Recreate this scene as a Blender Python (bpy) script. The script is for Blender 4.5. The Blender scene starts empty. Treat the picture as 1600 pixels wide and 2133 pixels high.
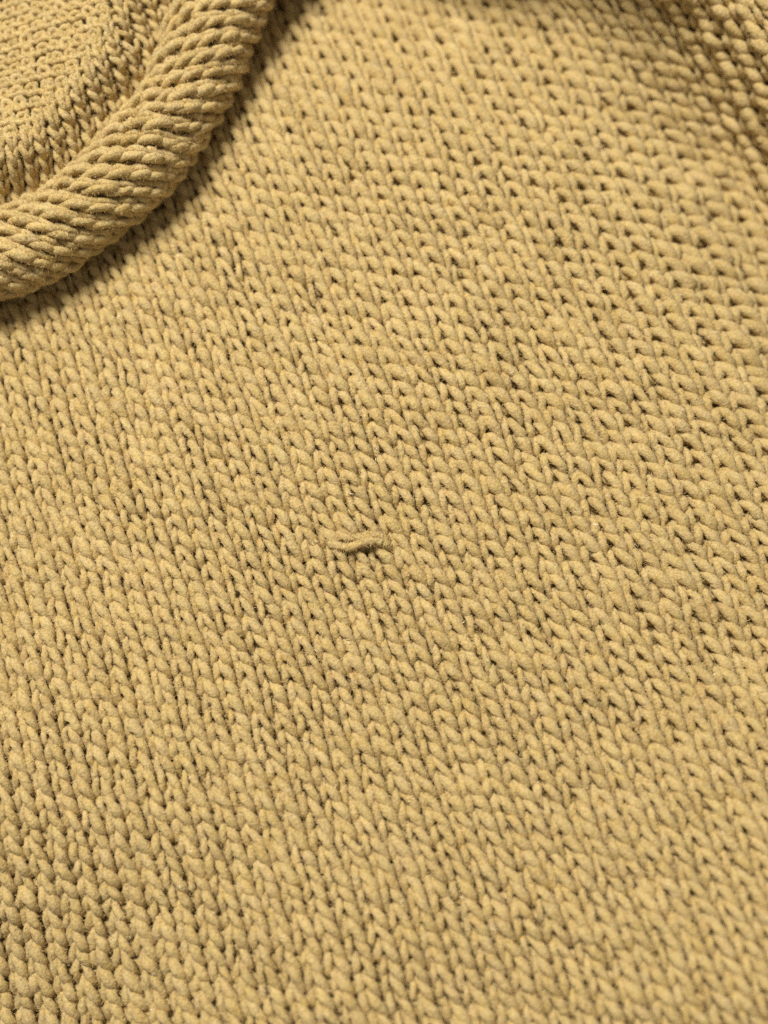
import bpy, math
import numpy as np

# ------------------------------------------------------------------ camera, light, exposure
scene = bpy.context.scene
PW, PH = 1600.0, 2133.0                       # pixel frame used for measuring the fabric
CAM_DIST, CAM_TILT = 0.239, math.radians(15)  # metres from the cloth, tilt from straight down
VFOV = math.radians(50)
cam_pos = np.array([0.0, -CAM_DIST * math.sin(CAM_TILT), CAM_DIST * math.cos(CAM_TILT)])
cd = bpy.data.cameras.new("camera")
cam = bpy.data.objects.new("camera", cd)
scene.collection.objects.link(cam)
cam.location = cam_pos
cam.rotation_euler = (CAM_TILT, 0, 0)
cd.sensor_fit = 'VERTICAL'
cd.sensor_height = 36.0
cd.lens = 18.0 / math.tan(VFOV / 2)
cd.clip_start, cd.clip_end = 0.005, 50.0
cd.dof.use_dof = True
cd.dof.focus_distance = CAM_DIST - 0.002
cd.dof.aperture_fstop = cd.lens / 5.9         # an opening 5.9 mm wide
scene.camera = cam

world = bpy.data.worlds.new("World")
scene.world = world
world.use_nodes = True
bg = world.node_tree.nodes["Background"]
bg.inputs[0].default_value = (1.0, 0.92, 0.76, 1)
bg.inputs[1].default_value = 0.23

def area_light(name, loc, target, size, power, color):
    ld = bpy.data.lights.new(name, 'AREA')
    ld.shape = 'DISK'
    ld.size = size
    ld.energy = power
    ld.color = color
    o = bpy.data.objects.new(name, ld)
    scene.collection.objects.link(o)
    o.location = loc
    d = np.array(target, float) - np.array(loc, float)
    from mathutils import Vector
    o.rotation_euler = Vector(d).to_track_quat('-Z', 'Y').to_euler()
    return o
area_light("ceiling_lamp", (-0.27, 0.34, 0.80), (-0.02, 0, 0), 0.38, 11.6, (1.0, 0.94, 0.80))

vs = scene.view_settings
vs.view_transform = 'Standard'
vs.look = 'None'
vs.exposure = 0.0
vs.gamma = 1.0
vs.use_curve_mapping = False
scene.cycles.use_denoising = False
scene.cycles.max_bounces = 9
scene.cycles.diffuse_bounces = 9

rng = np.random.default_rng(7)

# ------------------------------------------------------------------ measuring helpers
ct, st = math.cos(CAM_TILT), math.sin(CAM_TILT)
R_cam = np.array([[1, 0, 0], [0, ct, -st], [0, st, ct]])
TV = math.tan(VFOV / 2)
def unproject(px, py, z):
    """point at height z seen at photo position px, py"""
    dx = (px - PW / 2) / (PH / 2) * TV
    dy = -(py - PH / 2) / (PH / 2) * TV
    d = np.stack([dx, dy, -np.ones_like(dx)], -1) @ R_cam.T
    t = (z - cam_pos[2]) / d[..., 2]
    return cam_pos + d * t[..., None]

def smooth(a, b, x):
    t = np.clip((x - a) / (b - a), 0, 1)
    return t * t * (3 - 2 * t)

def catmull(P, n):
    """dense samples through the points P, n per span"""
    P = np.asarray(P, float)
    Q = np.vstack([2 * P[0] - P[1], P, 2 * P[-1] - P[-2]])
    t = (np.arange(n) / n)[:, None]
    out = []
    for i in range(1, len(Q) - 2):
        a, b, c, d = Q[i - 1], Q[i], Q[i + 1], Q[i + 2]
        out.append(0.5 * (2 * b + (c - a) * t + (2 * a - 5 * b + 4 * c - d) * t ** 2 + (3 * b - a - 3 * c + d) * t ** 3))
    out.append(P[-1:])
    return np.vstack(out)

class Noise2:
    """smooth value noise"""
    def __init__(self, seed):
        self.g = np.random.default_rng(seed).uniform(-1, 1, (64, 64))
    def __call__(self, x, y):
        xi, yi = np.floor(x).astype(int), np.floor(y).astype(int)
        fx, fy = x - xi, y - yi
        fx, fy = fx * fx * (3 - 2 * fx), fy * fy * (3 - 2 * fy)
        g = self.g
        a, b = g[yi % 64, xi % 64], g[yi % 64, (xi + 1) % 64]
        c, d = g[(yi + 1) % 64, xi % 64], g[(yi + 1) % 64, (xi + 1) % 64]
        return (a * (1 - fx) + b * fx) * (1 - fy) + (c * (1 - fx) + d * fx) * fy
nzA, nzB, nzC = Noise2(1), Noise2(2), Noise2(3)

# outer edge of the rolled border and the crease behind it
EDGE = catmull([(-330, 690), (-200, 668), (-80, 640), (0, 612), (90, 578), (170, 535), (245, 480), (320, 415), (385, 342), (440, 262),
                (482, 190), (515, 115), (548, 45), (580, -30), (625, -130), (680, -260), (730, -380)], 14)
CREASE = catmull([(-330, 545), (-200, 520), (-80, 478), (0, 444), (80, 408), (148, 366), (184, 330), (224, 280), (264, 232), (304, 184),
                  (336, 112), (350, 60), (366, 10), (388, -60), (425, -160), (475, -280), (520, -400)], 14)
def side_dist(curve, px, py):
    """signed distance in px to a curve that runs from lower left to upper right; positive above/left of it"""
    P = np.stack([px.ravel(), py.ravel()], -1)
    out = np.empty(len(P))
    T = np.gradient(curve, axis=0)
    for k in range(0, len(P), 20000):
        q = P[k:k + 20000]
        d = q[:, None, :] - curve[None]
        i = np.argmin((d ** 2).sum(-1), 1)
        v = d[np.arange(len(q)), i]
        t = T[i] / np.linalg.norm(T[i], axis=1)[:, None]
        s = t[:, 0] * v[:, 1] - t[:, 1] * v[:, 0]
        out[k:k + 20000] = np.where(s < 0, 1, -1) * np.sqrt((v ** 2).sum(1))
    return out.reshape(px.shape)

# ------------------------------------------------------------------ how the cloth lies
MM = 0.001
TABLE_Z = -0.040
def valley_coord(px, py):
    t = np.clip((px - 980) / 620, -1.2, 3)
    yc = np.where(t > 0, -45 + 545 * np.abs(t) ** 1.7, -45 + 90 * t)
    sl = np.where(t > 0, 560 * 1.7 * np.abs(t) ** 0.7 / 620, 0.1)
    return (yc - py) / np.sqrt(1 + sl ** 2)
def front_height(px, py):
    h = np.zeros_like(px)
    h += 15 * MM * np.exp(-(((px - 1750) / 520) ** 2 + ((py - 2080) / 560) ** 2))
    h -= 9 * MM * smooth(650, -500, px)
    h -= 24 * MM * smooth(700, -150, px) * smooth(1600, 2350, py)
    h += 2.0 * MM * nzA(px / 430 + 3.3, py / 380 + 1.7) + 0.3 * MM * nzB(px / 170, py / 150)
    d = valley_coord(px, py)
    wr = smooth(1200, 1560, px)                # the right side falls away, the top runs up into a fold
    h -= (11 + 12 * wr) * MM * smooth(-460 + 170 * wr, 60, d)
    h += (22 + 2 * wr) * MM * smooth(-90 + 70 * wr, 240, d) + (38 - 20 * wr) * MM * smooth(100, 380, d)  # unseen part of the fold made tall to shade the top edge
    # out of the picture the cloth falls to the table
    m = np.maximum.reduce([-px - 150, px - 1750, -py - 250, py - 2300]) 
    h -= 45 * MM * smooth(0, 330, m)
    return np.maximum(h, TABLE_Z + 2.5 * MM)
def upper_height(px, py):
    d = side_dist(CREASE, px, py)
    h = 6.5 * MM + 9.5 * MM * smooth(-10, 150, d) - 12 * MM * smooth(110, 480, d)
    h += 0.7 * MM * nzC(px / 120, py / 110)
    m = np.maximum(-px - 60, -py - 60)
    return h - 10 * MM * smooth(0, 200, m)

def surf_from_height(hf):
    def S(px, py):
        return unproject(px, py, hf(px, py))
    return S

# ------------------------------------------------------------------ stitch lattice: fit (u, v) over the photo from measured stitch steps
class Lattice:
    def __init__(self, data, deg=3, reg=2e-3):
        ex = [(a, b) for a in range(deg + 1) for b in range(deg + 1 - a) if a + b > 0]
        self.ex = ex
        A, bu, bv = [], [], []
        for (x, y, c, w) in data:
            J = np.linalg.inv(np.array([[c[0], w[0]], [c[1], w[1]]], float))
            X, Y = (x - 800) / 1000, (y - 1066) / 1000
            gx = [a * X ** (a - 1) * Y ** b / 1000 if a else 0 for a, b in ex]
            gy = [b * X ** a * Y ** (b - 1) / 1000 if b else 0 for a, b in ex]
            A += [gx, gy]; bu += [J[0, 0], J[0, 1]]; bv += [J[1, 0], J[1, 1]]
        A = np.array(A)
        L = np.diag([reg / 1000 * (a + b - 1) * 8 for a, b in ex])
        M = A.T @ A * 1e0 + L.T @ L
        self.cu = np.linalg.solve(M, A.T @ np.array(bu))
        self.cv = np.linalg.solve(M, A.T @ np.array(bv))
    def uv(self, px, py):
        X, Y = (px - 800) / 1000, (py - 1066) / 1000
        u = sum(c * X ** a * Y ** b for c, (a, b) in zip(self.cu, self.ex))
        v = sum(c * X ** a * Y ** b for c, (a, b) in zip(self.cv, self.ex))
        return u, v
    def grad(self, px, py):
        e = 0.5
        u1, v1 = self.uv(px + e, py); u0, v0 = self.uv(px - e, py)
        u3, v3 = self.uv(px, py + e); u2, v2 = self.uv(px, py - e)
        return (u1 - u0), (u3 - u2), (v1 - v0), (v3 - v2)
    def inv(self, u, v, px, py, it=7):
        for _ in range(it):
            a, b = self.uv(px, py)
            ux, uy, vx, vy = self.grad(px, py)
            det = ux * vy - uy * vx
            det = np.where(np.abs(det) < 1e-6, 1e-6, det)
            du, dv = u - a, v - b
            px = px + np.clip((du * vy - dv * uy) / det, -200, 200)
            py = py + np.clip((dv * ux - du * vx) / det, -200, 200)
        return px, py

front_lat = Lattice([
    (225, 975, (39, 5), (9, 35)), (800, 600, (46, 1), (18, 37)), (775, 1175, (47, 3), (16, 37)), (825, 275, (49, 1), (18, 33)),
    (925, 1375, (51, 4), (15, 35)), (475, 1375, (45, 6), (11, 33)), (275, 1575, (46, 7), (8, 34)), (1225, 1275, (58, 6), (16, 33)),
    (1375, 975, (56, 6), (16, 29)), (1375, 700, (55, 6), (16, 28)), (1375, 375, (51, 6), (15, 27)), (1100, 700, (51, 3), (18, 33)),
    (1375, 1875, (60, 8), (19, 42)), (275, 1875, (46, 8), (7, 36)), (825, 1775, (50, 6), (14, 38)), (100, 1400, (41, 6), (7, 34)),
    (1375, 1520, (59, 7), (18, 37)), (400, 650, (41, 3), (13, 34)),
    (-250, 1000, (38, 5), (4, 35)), (1850, 1000, (58, 8), (16, 31)), (800, 2450, (52, 7), (12, 40)), (900, -250, (50, 2), (17, 31)),
    (-250, 2400, (45, 8), (3, 38)), (1850, 2400, (62, 9), (18, 43)), (1850, -200, (52, 8), (15, 29)), (-200, 400, (38, 3), (8, 34))])
upper_lat = Lattice([
    (80, 130, (27, -5), (3, 20)), (30, 300, (29, -6), (4, 25)), (200, 60, (28, -5), (5, 25)), (180, 260, (33, -8), (10, 32)),
    (290, 100, (32, -7), (10, 32)), (60, 390, (33, -9), (5, 32)), (-150, 200, (26, -5), (1, 20)), (150, -150, (26, -5), (3, 20)),
    (300, 250, (34, -8), (11, 34)), (180, 380, (34, -9), (9, 34)), (400, 50, (33, -7), (11, 34))], deg=2)

# ------------------------------------------------------------------ yarn
LEFT = [(0.00, -0.58, -0.20), (0.22, -0.70, -0.16), (0.385, -0.60, 0.02), (0.360, -0.24, 0.22), (0.245, 0.16, 0.26), (0.130, 0.52, 0.10), (0.19, 0.79, -0.14)]
RIGHT = [(0.79, 0.79, -0.16), (0.86, 0.56, 0.03), (0.805, 0.18, 0.14), (0.745, -0.22, 0.08), (0.705, -0.56, -0.08), (0.80, -0.69, -0.18)]
CTRL = np.array(LEFT + [(0.50, 0.86, -0.19)] + RIGHT)     # 14 points a stitch, yarn running to the right
CTHICK = np.array([.96, .86, .84, 1.16, 1.24, 1.02, .86, .96, .84, .86, .98, .95, .80, .86])
NC = len(CTRL)
nzU, nzV = Noise2(11), Noise2(12)
def row_controls(i0, n, j, jit=0.055):
    """control points (u, v down, n) of n stitches of row j"""
    P = np.tile(CTRL, (n, 1)).reshape(n, NC, 3).copy()
    P[..., 0] += (i0 + np.arange(n))[:, None]
    st_off = rng.normal(0, 1, (n, 1, 3)) * np.array([jit, jit * 1.2, jit * 0.9])
    env = np.sin(np.pi * (np.arange(NC) / NC))[None, :, None]
    P += st_off * env + rng.normal(0, 1, (n, NC, 3)) * np.array([0.020, 0.027, 0.032])
    # each stitch a little wider or longer than the next
    P[..., 1] *= 1 + rng.normal(0, 0.05, (n, 1))
    P[..., 1] = j - P[..., 1]
    a, b = P[..., 0].copy(), P[..., 1].copy()
    P[..., 0] += 0.10 * nzU(a / 3.1, b / 3.7) + 0.06 * nzU(a / 1.3 + 20, b / 1.4)
    P[..., 1] += 0.09 * nzV(a / 3.3, b / 2.9) + 0.07 * nzV(a / 1.2 + 20, b / 1.3)
    th = CTHICK[None] * (1 + rng.normal(0, 0.08, (n, 1))) * (1 + rng.normal(0, 0.07, (n, NC)))
    tone = np.repeat(rng.normal(0, 1, (n, 1)), NC, 1) + rng.normal(0, 0.5, (n, NC))
    return P.reshape(-1, 3), th.ravel(), tone.ravel()
def cr_eval(P, sub):
    """Catmull-Rom along an (N, k) array, sub samples a span"""
    if P.ndim == 1: P = P[:, None]
    Q = np.vstack([2 * P[:1] - P[1:2], P, 2 * P[-1:] - P[-2:-1]])
    a, b, c, d = Q[:-3, None], Q[1:-2, None], Q[2:-1, None], Q[3:, None]
    t = (np.arange(sub) / sub)[None, :, None]
    o = 0.5 * (2 * b + (c - a) * t + (2 * a - 5 * b + 4 * c - d) * t ** 2 + (3 * b - a - 3 * c + d) * t ** 3)
    return o.reshape(-1, P.shape[1])

SIDES = 8
def tube(C, N, rad, tone, twist=0.0):
    """verts, quads, radial directions of a soft tube along centreline C"""
    T = np.gradient(C, axis=0)
    T /= np.linalg.norm(T, axis=1)[:, None] + 1e-12
    B = np.cross(T, N)
    B /= np.linalg.norm(B, axis=1)[:, None] + 1e-12
    M = np.cross(B, T)
    n = len(C)
    ang = 2 * np.pi * np.arange(SIDES) / SIDES
    ph = ang[None] + np.arange(n)[:, None] * twist
    D = np.cos(ph)[..., None] * B[:, None] + np.sin(ph)[..., None] * M[:, None]
    ring = 1 + 0.05 * rng.normal(0, 1, (n, 1))
    lump = 1 + 0.11 * rng.normal(0, 1, (n, SIDES))
    V = C[:, None] + D * (rad[:, None] * ring * lump)[..., None]
    i = np.arange(n - 1)[:, None] * SIDES
    k = np.arange(SIDES)[None]
    k2 = (k + 1) % SIDES
    F = np.stack([i + k, i + k2, i + SIDES + k2, i + SIDES + k], -1).reshape(-1, 4)
    return V.reshape(-1, 3), F, D.reshape(-1, 3), np.repeat(tone, SIDES)

def make_mesh(name, V, F, tone=None):
    me = bpy.data.meshes.new(name)
    k = F.shape[1]
    me.vertices.add(len(V)); me.vertices.foreach_set("co", np.ascontiguousarray(V, np.float32).ravel())
    me.loops.add(F.size); me.loops.foreach_set("vertex_index", np.ascontiguousarray(F, np.int32).ravel())
    me.polygons.add(len(F))
    me.polygons.foreach_set("loop_start", np.arange(0, F.size, k, dtype=np.int32))
    me.polygons.foreach_set("use_smooth", np.ones(len(F), bool))
    if tone is not None:
        at = me.attributes.new("tone", 'FLOAT', 'POINT')
        at.data.foreach_set("value", np.ascontiguousarray(tone, np.float32))
    me.update(calc_edges=True)
    return me
def add_obj(name, me, mat, parent=None, kind=None, label=None):
    o = bpy.data.objects.new(name, me)
    scene.collection.objects.link(o)
    if me is not None and mat is not None: me.materials.append(mat)
    if parent is not None: o.parent = parent
    if kind: o["kind"] = kind
    if label: o["label"] = label
    return o

# ------------------------------------------------------------------ materials
def yarn_material(name, base, fuzz=False):
    m = bpy.data.materials.new(name)
    m.use_nodes = True
    nt = m.node_tree; nd = nt.nodes; ln = nt.links
    bs = nd["Principled BSDF"]
    bs.inputs["Roughness"].default_value = 0.85
    bs.inputs["Specular IOR Level"].default_value = 0.25
    bs.inputs["Sheen Weight"].default_value = 0.22
    bs.inputs["Sheen Roughness"].default_value = 0.45
    bs.inputs["Sheen Tint"].default_value = (1, 0.9, 0.7, 1)
    tc = nd.new("ShaderNodeTexCoord")
    at = nd.new("ShaderNodeAttribute"); at.attribute_name = "tone"
    n1 = nd.new("ShaderNodeTexNoise"); n1.inputs["Scale"].default_value = 420; n1.inputs["Detail"].default_value = 3
    n2 = nd.new("ShaderNodeTexNoise"); n2.inputs["Scale"].default_value = 1900; n2.inputs["Detail"].default_value = 2
    for n in (n1, n2): ln.new(tc.outputs["Object"], n.inputs["Vector"])
    def math_(op, a, b, c=None):
        x = nd.new("ShaderNodeMath"); x.operation = op
        for k, s in enumerate((a, b, c)):
            if s is None: continue
            if hasattr(s, "is_output"): ln.new(s, x.inputs[k])
            else: x.inputs[k].default_value = s
        return x.outputs[0]
    t = math_('MULTIPLY_ADD', at.outputs["Fac"], 0.085, 0.5)
    t = math_('ADD', t, math_('MULTIPLY_ADD', n1.outputs["Fac"], 0.3, -0.15))
    t = math_('ADD', t, math_('MULTIPLY_ADD', n2.outputs["Fac"], 1.9, -0.95))
    cr = nd.new("ShaderNodeValToRGB")
    ln.new(t, cr.inputs[0])
    e = cr.color_ramp.elements
    b = np.array(base)
    e[0].position = 0.0; e[0].color = (*(b * np.array([0.72, 0.66, 0.55])), 1)
    e[1].position = 1.0; e[1].color = (*np.clip(b * np.array([1.22, 1.24, 1.35]), 0, 1), 1)
    x = e.new(0.5); x.color = (*b, 1)
    n4 = nd.new("ShaderNodeTexNoise"); n4.inputs["Scale"].default_value = 330; n4.inputs["Detail"].default_value = 2
    ln.new(tc.outputs["Object"], n4.inputs["Vector"])
    hs = nd.new("ShaderNodeHueSaturation")              # small dye shifts along the yarn
    ln.new(math_('MULTIPLY_ADD', n4.outputs["Fac"], 0.02, 0.489), hs.inputs["Hue"])
    ln.new(math_('MULTIPLY_ADD', n1.outputs["Fac"], 0.36, 0.80), hs.inputs["Saturation"])
    ln.new(cr.outputs[0], hs.inputs["Color"])
    ln.new(hs.outputs[0], bs.inputs["Base Color"])
    if not fuzz:
        n3 = nd.new("ShaderNodeTexNoise"); n3.inputs["Scale"].default_value = 1150; n3.inputs["Detail"].default_value = 4; n3.inputs["Roughness"].default_value = 0.65
        ln.new(tc.outputs["Object"], n3.inputs["Vector"])
        bp = nd.new("ShaderNodeBump"); bp.inputs["Strength"].default_value = 0.6; bp.inputs["Distance"].default_value = 0.0009
        ln.new(n3.outputs["Fac"], bp.inputs["Height"]); ln.new(bp.outputs[0], bs.inputs["Normal"])
    return m
TAN = (0.575, 0.430, 0.188)
mat_yarn = yarn_material("mustard_chenille", TAN)
mat_fuzz = yarn_material("mustard_pile", TAN, fuzz=True)
mat_glint = bpy.data.materials.new("core_thread_glint"); mat_glint.use_nodes = True
g_ = mat_glint.node_tree.nodes["Principled BSDF"]
g_.inputs["Base Color"].default_value = (0.90, 0.76, 0.50, 1); g_.inputs["Roughness"].default_value = 0.22  # glossy core thread, its sparkle also put into the pale colour
mat_back = yarn_material("mustard_backing_shade", (0.44, 0.31, 0.12))  # added sheet behind the loops, darker so the gaps look shaded

mt = bpy.data.materials.new("table_wood"); mt.use_nodes = True
b_ = mt.node_tree.nodes["Principled BSDF"]; b_.inputs["Roughness"].default_value = 0.6
wv = mt.node_tree.nodes.new("ShaderNodeTexNoise"); wv.inputs["Scale"].default_value = 6; wv.inputs["Detail"].default_value = 8
rp = mt.node_tree.nodes.new("ShaderNodeValToRGB")
rp.color_ramp.elements[0].color = (0.16, 0.09, 0.045, 1); rp.color_ramp.elements[1].color = (0.30, 0.19, 0.10, 1)
mp = mt.node_tree.nodes.new("ShaderNodeMapping"); mp.inputs["Scale"].default_value = (1, 12, 1)
tc_ = mt.node_tree.nodes.new("ShaderNodeTexCoord")
for a, b in ((tc_.outputs["Object"], mp.inputs[0]), (mp.outputs[0], wv.inputs["Vector"]), (wv.outputs["Fac"], rp.inputs[0]), (rp.outputs[0], b_.inputs["Base Color"])):
    mt.node_tree.links.new(a, b)

# ------------------------------------------------------------------ the surface it lies on
import bmesh
bm = bmesh.new()
bmesh.ops.create_cube(bm, size=1.0)
for v in bm.verts:
    v.co.x *= 0.9; v.co.y *= 0.9; v.co.z = TABLE_Z - (0.03 if v.co.z < 0 else 0.0)
bmesh.ops.bevel(bm, geom=bm.edges[:], offset=0.003, segments=2, affect='EDGES')
tm = bpy.data.meshes.new("tabletop"); bm.to_mesh(tm); bm.free()
add_obj("tabletop", tm, mt, kind="structure")

# ------------------------------------------------------------------ the sweater
sweater = bpy.data.objects.new("sweater", None)
scene.collection.objects.link(sweater)
sweater["label"] = "mustard tan chenille knit sweater with a rolled border and a snagged loop"
sweater["category"] = "sweater"

class Fuzz:
    def __init__(self): self.V, self.T, self.G = [], [], []
    def glint(self, V, D, rad, n_spots):
        """places where the pile is thin and the core thread shows, glossy and coloured pale to glint"""
        ok = np.arange(len(V) - SIDES)
        for c in rng.choice(ok, min(n_spots, len(ok)), replace=False):
            if rng.random() < 0.4: m = 4
            else: m = 9
            t = V[c + SIDES] - V[c]
            t /= np.linalg.norm(t) + 1e-9
            p = V[c] + D[c] * rad * 0.10 + rng.normal(0, rad * 0.26, (m, 3))
            d = t + rng.normal(0, 0.35, (m, 3))
            d /= np.linalg.norm(d, axis=1)[:, None]
            L = rng.uniform(0.0004, 0.0011, m)[:, None]
            s = np.cross(d, D[c] + rng.normal(0, 0.4, (m, 3)))
            s /= np.linalg.norm(s, axis=1)[:, None] + 1e-9
            self.G.append(np.stack([p + s * 4.5e-5, p - s * 4.5e-5, p + d * L], 1).reshape(-1, 3))
    def add(self, V, D, tone, rad, count, lmin=0.00035, lmax=0.0010):
        if count < 1: return
        i = rng.integers(0, len(V), count)
        p = V[i] - D[i] * rad * 0.15 + rng.normal(0, rad * 0.22, (count, 3))
        d = D[i] + rng.normal(0, 0.55, (count, 3))
        d /= np.linalg.norm(d, axis=1)[:, None]
        L = rng.uniform(lmin, lmax, count)[:, None]
        pale_glint = rng.random(count) < 0.05  # a paler tone on a few hairs stands in for glints
        stray = rng.random(count) < 0.045
        L[stray] *= 2.6
        s = np.cross(d, rng.normal(0, 1, (count, 3)))
        s /= np.linalg.norm(s, axis=1)[:, None] + 1e-9
        w = np.where(stray, 0.00003, 0.00006)[:, None]
        tri = np.stack([p + s * w, p - s * w, p + d * L], 1)
        self.V.append(tri.reshape(-1, 3)); self.T.append(np.repeat(tone[i] + rng.normal(0.8, 2.0, count) + pale_glint * 3.5, 3))
    def build(self, parent):
        V = np.vstack(self.V); T = np.concatenate(self.T)
        F = np.arange(len(V)).reshape(-1, 3)
        add_obj("yarn_fuzz", make_mesh("yarn_fuzz", V, F, T), mat_fuzz, parent, kind="stuff")
        if self.G:
            V = np.vstack(self.G)
            add_obj("core_thread", make_mesh("core_thread", V, np.arange(len(V)).reshape(-1, 3)), mat_glint, parent, kind="stuff")

def knit_rows(part, S_uv, rows, keep, fuzz, wfac, rfac=0.226, sub=2, hairs=190, in_view=None, nfun=None, squeeze=0.0, glints=0.3, even=0.0, stretch=1.0):
    """S_uv(u, v) -> points, normals, local stitch width. rows: list of (j, i0, n). keep(u, v) -> bool per stitch"""
    for (j, i0, n) in rows:
        P, th, tone = row_controls(i0, n, j)
        th = th * (1 - even) + even * 0.95
        P[:, 1] = j + (P[:, 1] - j) * stretch
        if squeeze:
            f = P[:, 0] - np.floor(P[:, 0])
            P[:, 0] += squeeze * np.sin(2 * np.pi * f) / (2 * np.pi)
        ok = keep(i0 + np.arange(n) + 0.5, np.full(n, float(j)))
        runs, s = [], None
        for k in range(n + 1):
            if k < n and ok[k]:
                if s is None: s = k
            elif s is not None:
                if k - s >= 2: runs.append((s, k))
                s = None
        Vs, Fs, Ts, off = [], [], [], 0
        for a, b in runs:
            p = cr_eval(P[a * NC:b * NC], sub)
            r = cr_eval(th[a * NC:b * NC], sub)[:, 0]
            t = cr_eval(tone[a * NC:b * NC], sub)[:, 0]
            X, N, W = S_uv(p[:, 0], p[:, 1])
            nn = p[:, 2] * W * wfac
            if nfun is not None: nn = nn * nfun(p[:, 0], p[:, 1])
            C = X + N * nn[:, None]
            V, F, D, tt = tube(C, N, W * rfac * r, t, 0.35)
            far = np.linalg.norm(np.diff(C, axis=0), axis=1) > 0.6 * W[:-1]
            F = F[~np.repeat(far, SIDES)]
            Vs.append(V); Fs.append(F + off); Ts.append(tt); off += len(V)
            if fuzz is not None:
                vis = (D * np.repeat(N, SIDES, 0)).sum(1) > -0.25
                if in_view is not None: vis &= np.repeat(in_view(p[:, 0], p[:, 1]), SIDES)
                if vis.any():
                    top = vis & ((D * np.repeat(N, SIDES, 0)).sum(1) > 0.45) & (np.repeat(p[:, 2], SIDES) > 0.05)
                    if glints and top.sum() > 40:
                        fuzz.glint(V[top], D[top], float(W.mean() * rfac), int(glints * (b - a) * vis.mean() * 1.6))
                    fuzz.add(V[vis], D[vis], tt[vis], float(W.mean() * rfac), int(hairs * (b - a) * vis.mean() * 1.6))
        if Vs:
            add_obj("knit_row", make_mesh("knit_row", np.vstack(Vs), np.vstack(Fs), np.concatenate(Ts)), mat_yarn, part)

def pixel_surface(lat, S, gp):
    """(u, v) -> surface via the photo lattice; gp = start grid for the inversion"""
    gx, gy = gp
    gu, gv = lat.uv(gx.ravel(), gy.ravel())
    flat = np.stack([gx.ravel(), gy.ravel()], -1)
    def px_of(u, v):
        px = np.empty_like(u); py = np.empty_like(u)
        for k in range(0, len(u), 4000):
            d = (gu[None] - u[k:k + 4000, None]) ** 2 + (gv[None] - v[k:k + 4000, None]) ** 2
            i = np.argmin(d, 1)
            px[k:k + 4000], py[k:k + 4000] = flat[i, 0], flat[i, 1]
        return lat.inv(u, v, px, py)
    def S_uv(u, v):
        px, py = px_of(u, v)
        X = S(px, py)
        e = 6.0
        dx = (S(px + e, py) - S(px - e, py)) / (2 * e)
        dy = (S(px, py + e) - S(px, py - e)) / (2 * e)
        N = np.cross(dx, -dy)
        N /= np.linalg.norm(N, axis=1)[:, None]
        ux, uy, vx, vy = lat.grad(px, py)
        det = ux * vy - uy * vx
        cx, cy, wx, wy = vy / det, -vx / det, -uy / det, ux / det
        Su = dx * cx[:, None] + dy * cy[:, None]
        Sv = dx * wx[:, None] + dy * wy[:, None]
        W = np.sqrt(np.linalg.norm(np.cross(Su, Sv), axis=1))
        return X, N, W
    return S_uv, px_of

def backing(name, S, gx, gy, drop, mask=None):
    X = S(gx, gy)
    dx = np.gradient(X, axis=1); dy = np.gradient(X, axis=0)
    N = np.cross(dx, -dy); N /= np.linalg.norm(N, axis=-1)[..., None]
    X = X - N * drop
    h, w = gx.shape
    idx = np.arange(h * w).reshape(h, w)
    F = np.stack([idx[:-1, :-1], idx[1:, :-1], idx[1:, 1:], idx[:-1, 1:]], -1).reshape(-1, 4)
    if mask is not None: F = F[mask.ravel()[F].all(1)]
    return make_mesh(name, X.reshape(-1, 3), F, np.zeros(h * w))

# ---- front panel
S_front = surf_from_height(front_height)
gx, gy = np.meshgrid(np.arange(-350, 1951, 25.0), np.arange(-350, 2481, 25.0))
front = add_obj("front_panel", backing("front_panel", S_front, gx, gy, 1.45 * MM), mat_back, sweater,
                label="mustard stockinette front with rows of small V stitches")
ggx, ggy = np.meshgrid(np.arange(-420, 2041, 60.0), np.arange(-420, 2561, 60.0))
S_uv, px_of = pixel_surface(front_lat, S_front, (ggx, ggy))
gu, gv = front_lat.uv(ggx.ravel(), ggy.ravel())
fuzz = Fuzz()
def keep_front(u, v):
    px, py = px_of(u, v)
    ok = (px > -330) & (px < 1930) & (py > -330) & (py < 2460)
    return ok & (side_dist(EDGE, px, py) < 75)
def view_front(u, v):
    px, py = px_of(u, v)
    return (px > -40) & (px < 1640) & (py > -40) & (py < 2180)
rows = []
for j in range(int(gv.min()), int(gv.max()) + 1):
    near = np.abs(gv - j) < 1.5
    if near.any():
        a, b = int(gu[near].min()), int(gu[near].max())
        rows.append((j, a, b - a + 1))
knit_rows(front, S_uv, rows, keep_front, fuzz, 1.15, in_view=view_front)
fuzz.build(front)

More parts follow.
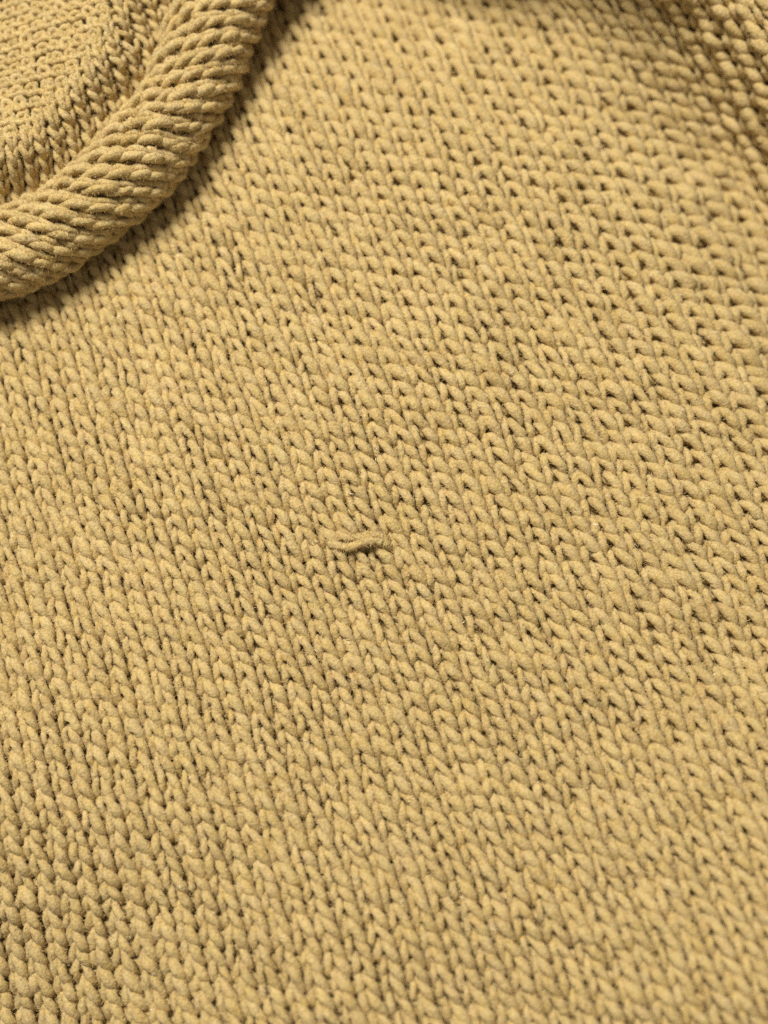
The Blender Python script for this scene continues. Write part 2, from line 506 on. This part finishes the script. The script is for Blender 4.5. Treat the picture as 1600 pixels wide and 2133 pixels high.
# ---- the upper layer behind the crease
S_up = surf_from_height(upper_height)
gx, gy = np.meshgrid(np.arange(-240, 641, 20.0), np.arange(-240, 621, 20.0))
upper = add_obj("inner_panel", backing("inner_panel", S_up, gx, gy, 1.5 * MM, side_dist(CREASE, gx, gy) > -45), mat_back, sweater,
                label="finer knit panel behind the rolled border, out of focus")
ggx, ggy = np.meshgrid(np.arange(-300, 641, 40.0), np.arange(-300, 621, 40.0))
S_uv2, px_of2 = pixel_surface(upper_lat, S_up, (ggx, ggy))
gu, gv = upper_lat.uv(ggx.ravel(), ggy.ravel())
def keep_up(u, v):
    px, py = px_of2(u, v)
    ok = (px > -230) & (py > -230) & (side_dist(CREASE, px, py) > -32) & (px < 600) & (py < 600)
    for du in (-0.75, 0.0, 0.75):            # the whole stitch has to lie on the panel
        for dv in (-1.1, 0.0, 1.1):
            qx, qy = px_of2(u + du, v + dv)
            a, b = upper_lat.uv(qx, qy)
            ok &= (np.abs(a - u - du) < 0.02) & (np.abs(b - v - dv) < 0.02) & (np.hypot(qx - px, qy - py) < 110)
            ok &= (side_dist(CREASE, qx, qy) > -110)
    return ok
def view_up(u, v):
    px, py = px_of2(u, v)
    return (px > -30) & (py > -30)
rows = []
for j in range(int(gv.min()), int(gv.max()) + 1):
    near = np.abs(gv - j) < 1.5
    if near.any():
        a, b = int(gu[near].min()), int(gu[near].max())
        rows.append((j, a, b - a + 1))
fuzz = Fuzz()
def face_up(u, v):
    """knit side by the crease, purl bumps beyond"""
    px, py = px_of2(u, v)
    return 1.35 - 2.0 * smooth(80, 165, side_dist(CREASE, px, py))
knit_rows(upper, S_uv2, rows, keep_up, fuzz, 1.0, rfac=0.225, in_view=view_up, hairs=110, nfun=face_up, squeeze=0.35, even=0.5, stretch=1.05)
fuzz.build(upper)

# ---- the rolled border
def resample(curve, n):
    s = np.concatenate([[0], np.cumsum(np.linalg.norm(np.diff(curve, axis=0), axis=1))])
    q = np.linspace(0, s[-1], n)
    return np.stack([np.interp(q, s, curve[:, 0]), np.interp(q, s, curve[:, 1])], -1)
NE = 400
Er = resample(EDGE, NE)
Cr = np.array([CREASE[np.argmin(((CREASE - e) ** 2).sum(1))] for e in Er])
for _ in range(30): Cr[1:-1] = (Cr[:-2] + Cr[1:-1] * 2 + Cr[2:]) / 4
PXM = 0.0001045
mid = (Er + Cr) / 2
rad_px = np.linalg.norm(Er - Cr, axis=1) / 2
for _ in range(60): rad_px[1:-1] = (rad_px[:-2] + rad_px[1:-1] * 2 + rad_px[2:]) / 4
R_roll = rad_px * PXM * 0.97
hf = front_height(mid[:, 0], mid[:, 1])
for _ in range(40): hf[1:-1] = (hf[:-2] + hf[1:-1] * 2 + hf[2:]) / 4
Zc = np.clip(hf, -6 * MM, 3 * MM) * 0.6 + R_roll * 0.98 + 1.0 * MM
M3 = unproject(mid[:, 0], mid[:, 1], Zc)
sarc = np.concatenate([[0], np.cumsum(np.linalg.norm(np.diff(M3, axis=0), axis=1))])
E3 = unproject(Er[:, 0], Er[:, 1], Zc)
O3 = E3 - M3; O3[:, 2] = 0; O3 /= np.linalg.norm(O3, axis=1)[:, None]
def roll_point(s, psi):
    """s along the roll, psi around it: 0 on top, positive outwards and down"""
    f = lambda A: np.interp(s, sarc, A)
    c = np.stack([f(M3[:, 0]), f(M3[:, 1]), f(M3[:, 2])], -1)
    o = np.stack([f(O3[:, 0]), f(O3[:, 1]), 0 * s], -1)
    o /= np.linalg.norm(o, axis=-1)[..., None]
    r = f(R_roll)
    r = r * (1 + 0.08 * nzA(s / 0.02 + 5, psi * 0.9 + 4) + 0.035 * nzB(s / 0.007, psi * 2.2 + 9))
    N = np.sin(psi)[..., None] * o
    N[..., 2] += np.cos(psi)
    return c + N * r[..., None] * np.array([1, 1, 0.86]), N
R0 = float(np.median(R_roll))
WS, HS, SK = 0.0049, 0.0031, 0.92
def S_roll(u, v):
    psi = v * HS / R0
    s = u * WS + SK * R0 * psi
    X, N = roll_point(s, psi)
    return X, N, np.full(len(u), 0.0038)
pg, sg = np.meshgrid(np.linspace(-2.2, 2.9, 40), np.linspace(0.004, sarc[-1] - 0.004, 140))
X, N = roll_point(sg.ravel(), pg.ravel())
X = X - N * 1.6 * MM
idx = np.arange(sg.size).reshape(sg.shape)
F = np.stack([idx[:-1, :-1], idx[:-1, 1:], idx[1:, 1:], idx[1:, :-1]], -1).reshape(-1, 4)
roll = add_obj("rolled_border", make_mesh("rolled_border", X, F, np.zeros(len(X))), mat_back, sweater,
               label="thick rolled border with slanting ropes of chenille yarn")
v0, v1 = int(-1.95 * R0 / HS), int(2.6 * R0 / HS)
def keep_roll(u, v):
    s = u * WS + SK * v * HS
    return (s > 0.006) & (s < sarc[-1] - 0.006)
rows = []
for j in range(v0, v1 + 1):
    a = int((0.0 - SK * j * HS) / WS); b = int((sarc[-1] - SK * j * HS) / WS)
    rows.append((j, a, b - a + 1))
fuzz = Fuzz()
knit_rows(roll, S_roll, rows, keep_roll, fuzz, 1.3, rfac=0.238, hairs=420, squeeze=0.56, glints=0.0, even=0.45, stretch=1.12)
fuzz.build(roll)

# ---- the snagged loop
def snag(points, r_px):
    p = catmull(np.array(points) - np.array([6.0, 0, 0]), 8)
    X, N = [], []
    px, py = p[:, 0], p[:, 1]
    X = S_front(px, py)
    e = 6.0
    N = np.cross(S_front(px + e, py) - S_front(px - e, py), -(S_front(px, py + e) - S_front(px, py - e)))
    N /= np.linalg.norm(N, axis=1)[:, None]
    C = X + N * (p[:, 2] * 0.0046 + 0.0004)[:, None]
    n = len(C)
    rad = r_px * PXM * (1 + 0.06 * rng.normal(0, 1, n)) * np.clip(np.minimum(np.arange(n), np.arange(n)[::-1]) / 6, 0.55, 1)
    return tube(C, N, rad, rng.normal(0, 0.4, n) * 1.0, 0.3)
fuzz = Fuzz()
Vs, Fs, Ts, off = [], [], [], 0
for pts in ([(684, 1122, -.4), (694, 1131, .10), (710, 1140, .40), (731, 1144, .52), (752, 1139, .62), (772, 1132, .66), (792, 1131, .58), (810, 1136, .36), (822, 1144, 0.0), (828, 1152, -.4)],
            [(702, 1108, -.4), (713, 1117, .20), (733, 1123, .40), (752, 1123, .42), (772, 1119, .46), (792, 1119, .40), (808, 1124, .22), (820, 1132, -.3)],
            [(738, 1152, -.3), (752, 1131, .34), (768, 1124, .52), (784, 1126, .42), (800, 1142, -.2)]):
    V, F, D, t = snag(pts, 9.2)
    fuzz.add(V, D, t, 9.0 * PXM, 800)
    Vs.append(V); Fs.append(F + off); Ts.append(t); off += len(V)
sn = add_obj("snagged_yarn", make_mesh("snagged_yarn", np.vstack(Vs), np.vstack(Fs), np.concatenate(Ts)), mat_yarn, sweater,
             label="loose snagged loop of yarn lying across the stitches")
fuzz.build(sn)
